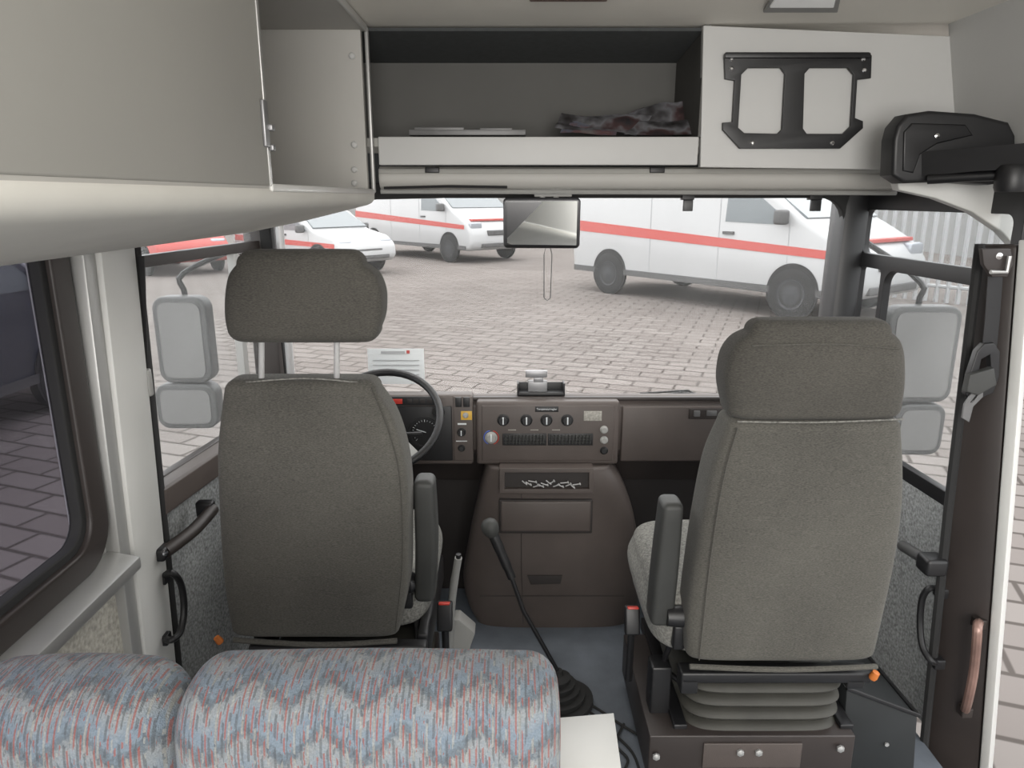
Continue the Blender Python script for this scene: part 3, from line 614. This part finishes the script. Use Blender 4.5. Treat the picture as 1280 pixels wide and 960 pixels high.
add('base_bracket',fb(815,835,835,920,1.66,.06,.006),'blackm',r)
add('mounting_plate',J(fb(880,930,1000,960,1.568,.006,.002)),'brown',r)
for x in (cb-.22,cb+.217): add('slide_rail',bb(x-.018,x+.018,1.6,2.1,.16,.20,.004),'blackm',r)
for q in ((925,940),(948,940),(820,945),(1050,935)):
    add('bolt',lathe([(.010,0),(.010,.006),(.004,.009)],U(q[0],q[1],Y=1.567),(0,-1,0),6),'alu',r,'hexagonal bolt')
def buckle(q0,q1,Y,lab):
    c=U(q0,q1,Y=Y); rr_=root('seat_belt_buckle',c-Vector((0,0,.2)),lab,'seat belt buckle','seat belt buckles')
    add('stalk',tube([c-Vector((0,-.01,.20)),c-Vector((0,0,.03))],.010,8),'black',rr_)
    add('buckle_body',box(c,(.042,.025,.08),.006,3,(-.3,0,0)),'black',rr_)
    add('release_button',box(c+Vector((0,-.004,.041)),(.030,.018,.006),.002,2,(-.3,0,0)),'redb',rr_,'red release button')
buckle(556,770,1.74,'black seat belt buckle with red button beside the driver seat')
buckle(790,775,1.78,'black seat belt buckle with red button beside the passenger seat')
r=root('handbrake',U(575,800,Y=1.98),'grey handbrake lever beside the driver seat','handbrake')
add('lever',tube([U(561,822,Y=1.99),U(565,750,Y=1.95),U(573,697,Y=1.91)],[.013,.012,.011],12,sm=5),'gplast',r,'grey lever grip')
add('base',J(prism([U(566,775,Y=1.99),U(574,775,Y=1.99),U(594,792,Y=1.99),U(574,850,Y=1.99),U(552,850,Y=1.99)],(0,.06,0),.005)),'gplast',r,'grey metal housing')
add('release_button',lathe([(.008,0),(.008,.012),(0,.014)],U(573,697,Y=1.91),(0.05,-.1,1),10),'black',r)

# ================================================================ FOREGROUND BENCH SEATS
def bench(cx,Y,zt_,hx,lab,e=.05):
    rr_=root('bench_seat',(cx,Y+.05,0),lab,'seat','patterned passenger seats')
    R=[]; T0=.085; bot=.45
    def ringx(x,ins):
        T=T0-ins*.9; top=zt_-ins; o=[]; yc=Y+T0; rz=.09-ins*.9
        zc=top-rz
        for i in range(25):
            a=math.pi*i/24; cc=math.cos(a); o.append(Vector((x,yc-math.copysign(abs(cc)**.8,cc)*T,zc+math.sin(a)**.8*rz)))
        for j in range(1,10): o.append(Vector((x,yc+T,zc-(zc-bot)*j/9)))
        for j in range(0,9): o.append(Vector((x,yc-T-.012*math.sin(math.pi*(1-j/9)),bot+(zc-bot)*j/9)))
        return o
    for j in range(9):
        a=math.pi/2*j/8; R.append(ringx(cx-hx+e*(1-math.cos(a)),e*(1-math.sin(a))))
    for j in range(1,6): R.append(ringx(cx-hx+e+(2*hx-2*e)*j/6,-.003*math.sin(math.pi*j/6)))
    for j in range(8,-1,-1):
        a=math.pi/2*j/8; R.append(ringx(cx+hx-e*(1-math.cos(a)),e*(1-math.sin(a))))
    add('backrest',loft(R),'bench',rr_,'blue-grey moquette backrest with red flecks',ang=70)
    add('seat_cushion',box((cx,Y+.36,.42),(hx*1.9,.36,.12),.04,4),'bench',rr_)
    for x in (cx-.1,cx+.1): add('leg',bb(x-.015,x+.015,Y+.2,Y+.5,0,.37,.004),'blackm',rr_)
YB=.76
a=U(207,850,Y=YB+.03); b2=U(703,850,Y=YB+.03)
zt_=U(460,824,Y=YB+.10).z
hx_=(b2.x-a.x)/2
bench((a.x+b2.x)/2,YB,zt_,hx_,'blue-grey bench seat back with red flecked zigzag pattern',.042)
bench(a.x-hx_*.62-.008,YB+.0,zt_-.008,hx_*.62,'narrower blue-grey patterned seat back beside the wall',.07)
add('floor_box',hexa([U(704,903,Z=.415),U(764,898,Z=.415),U(774,975,Z=.415),U(704,985,Z=.415)],[v-Vector((0,0,.414)) for v in (U(704,903,Z=.415),U(764,898,Z=.415),U(774,975,Z=.415),U(704,985,Z=.415))]),'gplast',None,'pale box standing on the floor','box')
add('white_card',prism([U(698,900,Z=.42),U(767,894,Z=.42),U(778,975,Z=.42),U(700,985,Z=.42)],(0,0,.006),.001),'gpaint',None,'white perforated card lying on a box','card')

# ================================================================ SIDE FITTINGS
r=root('door_pull_bar',U(235,665,X=-.90),'dark brown door pull bar with black ends','door pull')
p0=U(206,690,X=-.905); p1=U(266,636,X=-.86)
add('bar',tube([p0,p0.lerp(p1,.5)+Vector((.01,0,-.002)),p1],.018,14,sm=4),'brown2',r)
for bx in (box(p0+Vector((-.015,0,.0)),(.05,.05,.035),.008),box(p1+Vector((-.02,0,0)),(.05,.03,.05),.008)): add('end_fitting',bx,'black',r)
add('screw',lathe([(.007,0),(.007,.004),(0,.005)],p0+Vector((.012,-.02,.008)),(.5,-1,0),10),'chrome',r)
def loop(name,L_,lab,m,rad=.009):
    rr_=root(name,L_[0],lab,'handle')
    add('grip',tube(L_,rad,10,sm=5),m,rr_)
    for q in (L_[0],L_[-1]): add('mount',box(q,(.03,.03,.03),.004),m if m!='wood' else 'brown2',rr_)
loop('grab_handle',[U(203,722,X=-.925),U(214,716,X=-.89),U(226,730,X=-.88),U(230,762,X=-.88),U(225,790,X=-.88),U(214,800,X=-.89),U(205,798,X=-.925)],'black looped grab handle on the door pillar','black')
r=root('belt_guide',U(181,470,Y=1.73),'black seat belt strap and guide on the pale pillar','seat belt')
add('strap',strap([U(175,320,Y=1.742),U(180,470,Y=1.742),U(190,640,Y=1.742),U(205,800,Y=1.742)],.022,.003,(1,0,0)),'black',r)
add('guide',J(box(U(182,478,Y=1.735),(.03,.02,.07),.006)),'gplast',r)
r=root('door_pull_bar',U(1150,700,X=1.2),'dark grey door pull with black end block','door pull')
q0=U(1128,682,X=1.16); q1=U(1165,705,X=1.15)
add('bar',tube([q0,q0.lerp(q1,.5),q1],.016,12),'mirhouse',r)
add('end_fitting',J(box(q1,(.06,.06,.05),.01)),'black',r)
loop('grab_handle',[U(1176,740,X=1.20),U(1163,735,X=1.17),U(1153,748,X=1.16),U(1150,778,X=1.16),U(1153,808,X=1.16),U(1164,826,X=1.17),U(1172,828,X=1.20)],'black looped grab handle on the cab door','black')
loop('pillar_handle',[U(1206,888,Y=1.735),U(1210,875,Y=1.69),U(1217,840,Y=1.68),U(1221,800,Y=1.68),U(1222,782,Y=1.69),U(1224,778,Y=1.735)],'worn copper-brown curved grab handle on the pillar','wood',.012)
r=root('seat_belt',U(1228,480,Y=1.74),'black seat belt with chrome tongue hanging on the pillar','seat belt')
add('webbing',strap([U(1244,345,Y=1.725),U(1240,400,Y=1.725),U(1236,440,Y=1.725)],.035,.003,(1,0,0)),'black',r)
add('belt_guide',pY([(1222,440),(1230,431),(1241,430),(1248,440),(1247,470),(1240,490),(1216,500),(1208,492),(1212,470)],[[(1225,448),(1238,441),(1240,466),(1220,470)]],1.715,.014,.003),'black',r,'flat black belt guide with slot')
add('buckle',pY([(1213,470),(1240,462),(1243,480),(1222,492),(1209,488)],[],1.70,.014,.004),'arm',r,'dark plastic buckle')
add('tongue',pY([(1203,522),(1206,505),(1218,488),(1229,484),(1228,496),(1216,508),(1211,527)],[[(1212,503),(1220,493),(1223,494),(1215,505)]],1.705,.004,.001),'dalu',r,'metal belt tongue')
r=root('hinge_bracket',U(1248,328,Y=1.7),'brown metal hinge bracket at the pillar top','hinge')
add('plate',pY([(1228,312),(1262,312),(1265,330),(1258,345),(1240,345),(1230,330)],[],1.70,.01,.002),'brown2',r)
add('screw',lathe([(.008,0),(.008,.004),(0,.006)],U(1248,320,Y=1.70),(0,-1,0),12),'chrome',r)
add('arm',tube([U(1238,340,Y=1.69),U(1258,340,Y=1.69),U(1262,320,Y=1.69)],.005,8),'alu',r)
r=root('door_bin',(1.05,1.85,0),'dark green-grey plastic bin beside the passenger seat','bin')
q=[U(1058,862,Y=1.66),U(1148,896,Y=1.66),U(1142,985,Y=1.66),U(1050,985,Y=1.66)]
q2=[Vector((q[0].x+.03,2.1,q[0].z)),Vector((q[1].x-.02,2.1,q[1].z)),Vector((q[2].x-.02,2.1,q[2].z)),Vector((q[3].x+.03,2.1,q[3].z))]
add('body',bev(hexa(q,q2),.008),'dbox',r)
add('lid_edge',tube([q[0]+Vector((0,0,.004)),q[1]+Vector((0,0,.004)),q2[1]+Vector((0,0,.004))],.006,8),'black',r)
add('body_screw',lathe([(.006,0),(.006,.004)],U(1108,930,Y=1.658),(0,-1,0),8),'alu',r)

# ================================================================ EXTERIOR MIRRORS
def xmir(sets,Y,lab,arm):
    rr_=root('exterior_mirror',arm,lab,'mirror','exterior mirrors'); ends=[]
    for pts in sets:
        xs=[U(a,b2,Y=Y) for a,b2 in pts]; x0=min(p.x for p in xs);x1=max(p.x for p in xs);z0=min(p.z for p in xs);z1=max(p.z for p in xs)
        hs=add('mirror_housing',plate(rr2(x0,z0,x1,z1,.035),[],.05,(0,Y+.03,0),(1,0,0),(0,0,1),.008),'mirhouse',rr_,'grey mirror housing')
        add('mirror_glass',plate(rr2(x0+.012,z0+.012,x1-.012,z1-.012,.028),[],.002,(0,Y-.006,0),(1,0,0),(0,0,1)),'mirrorx',hs,'pale reflecting glass')
        ends.append(((x0+x1)/2,z0,z1))
    x,z0,z1=ends[0]; x2,_,z2=ends[1]
    add('mirror_arm',tube([Vector((x2,Y+.065,_+.03)),Vector((x,Y+.065,z1-.02)),Vector((x,Y+.065,z1+.08)),arm],.010,8,sm=4),'blackm',rr_)
xmir([[(191,374),(264,476)],[(195,483),(271,533)]],2.42,'pair of exterior mirrors seen through the dusty door glass',Vector((-.93,2.62,1.38)))
xmir([[(1118,386),(1184,500)],[(1124,508),(1172,566)]],2.42,'pair of exterior mirrors outside the cab side window',Vector((1.27,2.62,1.38)))

# ================================================================ OUTSIDE VEHICLES
def vehicle(paint,lab,stripe=True,car=False,cat_='van',s=1.25,name='parked_van'):
    rr_=root(name,(0,0,0),lab,cat_,'parked vehicles'); W[rr_]=Vector((0,0,0))
    if car:
        P=[(-2.05,.33),(-2.12,.75),(-2.0,1.0),(-1.75,1.32),(-1.4,1.47),(.1,1.50),(.5,1.42),(1.15,1.02),(1.85,.88),(2.08,.70),(2.12,.42),(2.0,.30)]
        side=[((-.15,1.0),(.95,1.0),(.42,1.34),(-.12,1.38)),((-1.5,1.0),(-.22,1.0),(-.2,1.38),(-1.25,1.34))]
        wx=(-1.3,1.32); seams=(-.18,.98); ws=(.44,1.44,1.10,1.06,.66,.78); zs_=(.70,.64,.74,.84); hd_=.84; nose=2.05; zl=.72; ends=(-2.0,1.9)
    else:
        P=[(-2.5,.33),(-2.56,.9),(-2.50,1.70),(-2.40,1.88),(-2.2,1.96),(-1.2,2.0),(0.4,1.98),(.85,1.88),(1.3,1.62),(1.75,1.30),(2.1,1.12),(2.38,.95),(2.52,.75),(2.56,.45),(2.45,.30)]
        side=[((.62,1.22),(1.55,1.20),(1.45,1.34),(1.0,1.66),(.66,1.76))]
        wx=(-1.6,1.72); seams=(.52,-.75,1.60); ws=(.93,1.84,1.78,1.28,.78,.86); zs_=(1.0,.80,.90,1.17); hd_=.93; nose=2.51; zl=.88; ends=(-2.5,2.3)
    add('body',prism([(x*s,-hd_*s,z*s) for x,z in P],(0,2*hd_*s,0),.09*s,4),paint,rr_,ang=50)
    for sd in (-1,1):
        y=sd*(hd_+.001)*s
        for w_ in side: add('side_window',prism([(x*s,y,z*s) for x,z in w_],(0,sd*.006,0)),'dglass',rr_,'dark side window')
        zt2=1.0 if car else 1.85
        for x in seams: add('door_seam',prism([(x*s,y,.4*s),((x+.012)*s,y,.4*s),((x+.012)*s,y,(zt2 if x<1.5 else 1.25)*s),(x*s,y,(zt2 if x<1.5 else 1.25)*s)],(0,sd*.004,0)),'pgrey',rr_)
        zh=.88 if car else 1.05
        add('door_handle',J(prism([(-.02*s,y,zh*s),(.16*s,y,zh*s),(.16*s,y,(zh+.04)*s),(-.02*s,y,(zh+.04)*s)],(0,sd*.03,0))) if car else prism([(.60*s,y,1.05*s),(.78*s,y,1.05*s),(.78*s,y,1.09*s),(.60*s,y,1.09*s)],(0,sd*.03,0)),'mirhouse',rr_)
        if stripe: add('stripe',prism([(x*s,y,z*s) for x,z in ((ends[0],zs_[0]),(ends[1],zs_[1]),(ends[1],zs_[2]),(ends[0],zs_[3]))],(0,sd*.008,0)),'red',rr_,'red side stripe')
        add('wing_mirror',box(((.85 if car else 1.55)*s,sd*(hd_+.12)*s,(1.05 if car else 1.30)*s),(.12*s,.2*s,.18*s),.04),'mirhouse',rr_)
        add('sill',prism([(x*s,y,z*s) for x,z in ((ends[0]+.05,.33),(ends[1]+.05,.33),(ends[1]+.05,.42),(ends[0]+.05,.42))],(0,sd*.015,0)),'mirhouse',rr_)
        for x in wx:
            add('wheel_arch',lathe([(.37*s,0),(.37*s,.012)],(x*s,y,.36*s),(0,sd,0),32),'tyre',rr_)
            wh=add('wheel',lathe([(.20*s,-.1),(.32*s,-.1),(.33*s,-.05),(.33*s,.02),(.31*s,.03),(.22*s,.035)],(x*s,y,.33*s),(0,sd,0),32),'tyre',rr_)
            add('hub_cap',lathe([(.20*s,.03),(.195*s,.040),(.15*s,.032),(.06*s,.045),(0,.05)],(x*s,y,.33*s),(0,sd,0),24),'steel',wh)
    x0,z0,x1,z1,w0,w1=ws
    add('windscreen',hexa([((x0)*s+.03,-w0*s,z0*s+.02),((x0)*s+.03,w0*s,z0*s+.02),(x1*s+.03,w1*s,z1*s+.02),(x1*s+.03,-w1*s,z1*s+.02)],[((x0-.05)*s,-w0*s,z0*s-.05),((x0-.05)*s,w0*s,z0*s-.05),(x1*s-.07,w1*s,z1*s-.05),(x1*s-.07,-w1*s,z1*s-.05)]),'dglass',rr_,'dark windscreen')
    for sd in (-1,1): add('headlight',box(((nose-.16)*s,sd*(hd_-.24)*s,zl*s),(.24*s,.36*s,.18*s),.05),'lens',rr_,'clear headlight')
    add('grille',box((nose*s,0,(zl-.17)*s),(.10*s,.8*s,.12*s),.02),'mirhouse',rr_)
    add('bumper_vent',box(((nose+.02)*s,0,.42*s),(.08*s,1.2*s,.10*s),.02),'mirhouse',rr_)
    if stripe and not car: add('front_stripe',box((2.30*s,0,1.01*s),(.14*s,1.5*s,.05*s),.01),'red',rr_,'red bonnet band')
    xr=(-2.03 if car else -2.53)
    for sd in (-1,1): add('tail_lamp',box((xr*s,sd*(hd_-.09)*s,(.8 if car else 1.0)*s),(.06*s,.12*s,.25*s),.02),'red',rr_)
    add('rear_window',box(((-1.86 if car else -2.51)*s,0,(1.15 if car else 1.45)*s),(.04*s,1.2*s,.28*s),.02),'dglass',rr_)
    return rr_
s_=1.25
rw=U(755,366,Z=ZG); fw=U(985,400,Z=ZG); hd=(fw-rw); ang=math.atan2(hd.y,hd.x)
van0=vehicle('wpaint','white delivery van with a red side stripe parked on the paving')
ctr=(rw+fw)/2+Vector((-math.sin(ang),math.cos(ang),0))*.93*s_
van0.location=Vector((ctr.x,ctr.y,ZG)); van0.rotation_euler=(0,0,ang)
a2=ang+math.radians(6); hx2=Vector((math.cos(a2),math.sin(a2),0)); c2=U(562,328,Z=ZG)-hx2*1.72*s_+Vector((-hx2.y,hx2.x,0))*.93*s_
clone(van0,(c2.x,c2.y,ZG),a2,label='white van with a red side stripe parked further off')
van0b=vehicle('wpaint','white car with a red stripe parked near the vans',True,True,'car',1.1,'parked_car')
van0b.location=(-5.4,19.8,ZG); van0b.rotation_euler=(0,0,math.radians(-38))
v3=vehicle('red','red parked car next to the vans',False,True,'car',1.1,'parked_car'); v3.location=(-9.6,20.0,ZG); v3.rotation_euler=(0,0,math.radians(-45))
v2=vehicle('dpaint','dark blue parked van on the paving beside the bus',False,False,'van',.95)
v2.location=(-5.2,5.0,ZG); v2.rotation_euler=(0,0,math.radians(88))
r=root('fence',(8,13,ZG),'tall white metal picket fence along the yard','fence')
fp=[]
f0=Vector((6.9,15.2,ZG)); f1=Vector((11.5,9.0,ZG)); n=40
for i in range(n+1):
    p=f0.lerp(f1,i/n); fp.append(box(p+Vector((0,0,1.25)),(.06,.06,2.5)))
add('pickets',J(*fp),'wpaint',r)
for z in (.3,2.2): add('rail',tube([f0+Vector((0,0,z)),f1+Vector((0,0,z))],.035,6),'wpaint',r)
add('building',J(bb(-30,30,50,56,ZG,5.5)),'bldg',None,'long pale building behind the yard','building')
add('building',J(bb(15,21,2,30,ZG,4.5)),'bldg',None,'pale grey building beyond the fence','building')

# ================================================================ LIGHT / WORLD / CAMERA
wd=bpy.data.worlds.new('World'); SC.world=wd; wd.use_nodes=True
nt=wd.node_tree; bg=nt.nodes['Background']; bg.inputs[0].default_value=(.985,.99,1,1); bg.inputs[1].default_value=3.2
def area(loc,rot,sx,sy,en,col=(1,.97,.93)):  # added fill lights that brighten the cab; no fixtures belong to them
    l=bpy.data.lights.new('fill_light','AREA'); l.shape='RECTANGLE'; l.size=sx; l.size_y=sy; l.energy=en; l.color=col
    o=bpy.data.objects.new('fill_light',l); COL.objects.link(o); o.location=loc; o.rotation_euler=rot
area((.2,-.2,1.93),(math.radians(35),0,0),1.0,.5,20)
area((.2,-1.6,1.90),(math.radians(60),0,0),1.2,.6,30)
area((.15,-2.35,1.25),(math.radians(97),0,0),1.6,1.0,60)  # added fill imitating daylight from the rear window opening
area((.15,2.30,1.55),(0,0,0),1.4,.10,7)  # added downward fill for the front of the cab, no real source
cam=bpy.data.cameras.new('Camera'); cam.sensor_width=36; cam.lens=36*F/1280; cam.clip_start=.02; cam.clip_end=200
co=bpy.data.objects.new('Camera',cam); COL.objects.link(co); co.location=(0,0,H); co.rotation_euler=(math.pi/2-PITCH,0,0); SC.camera=co
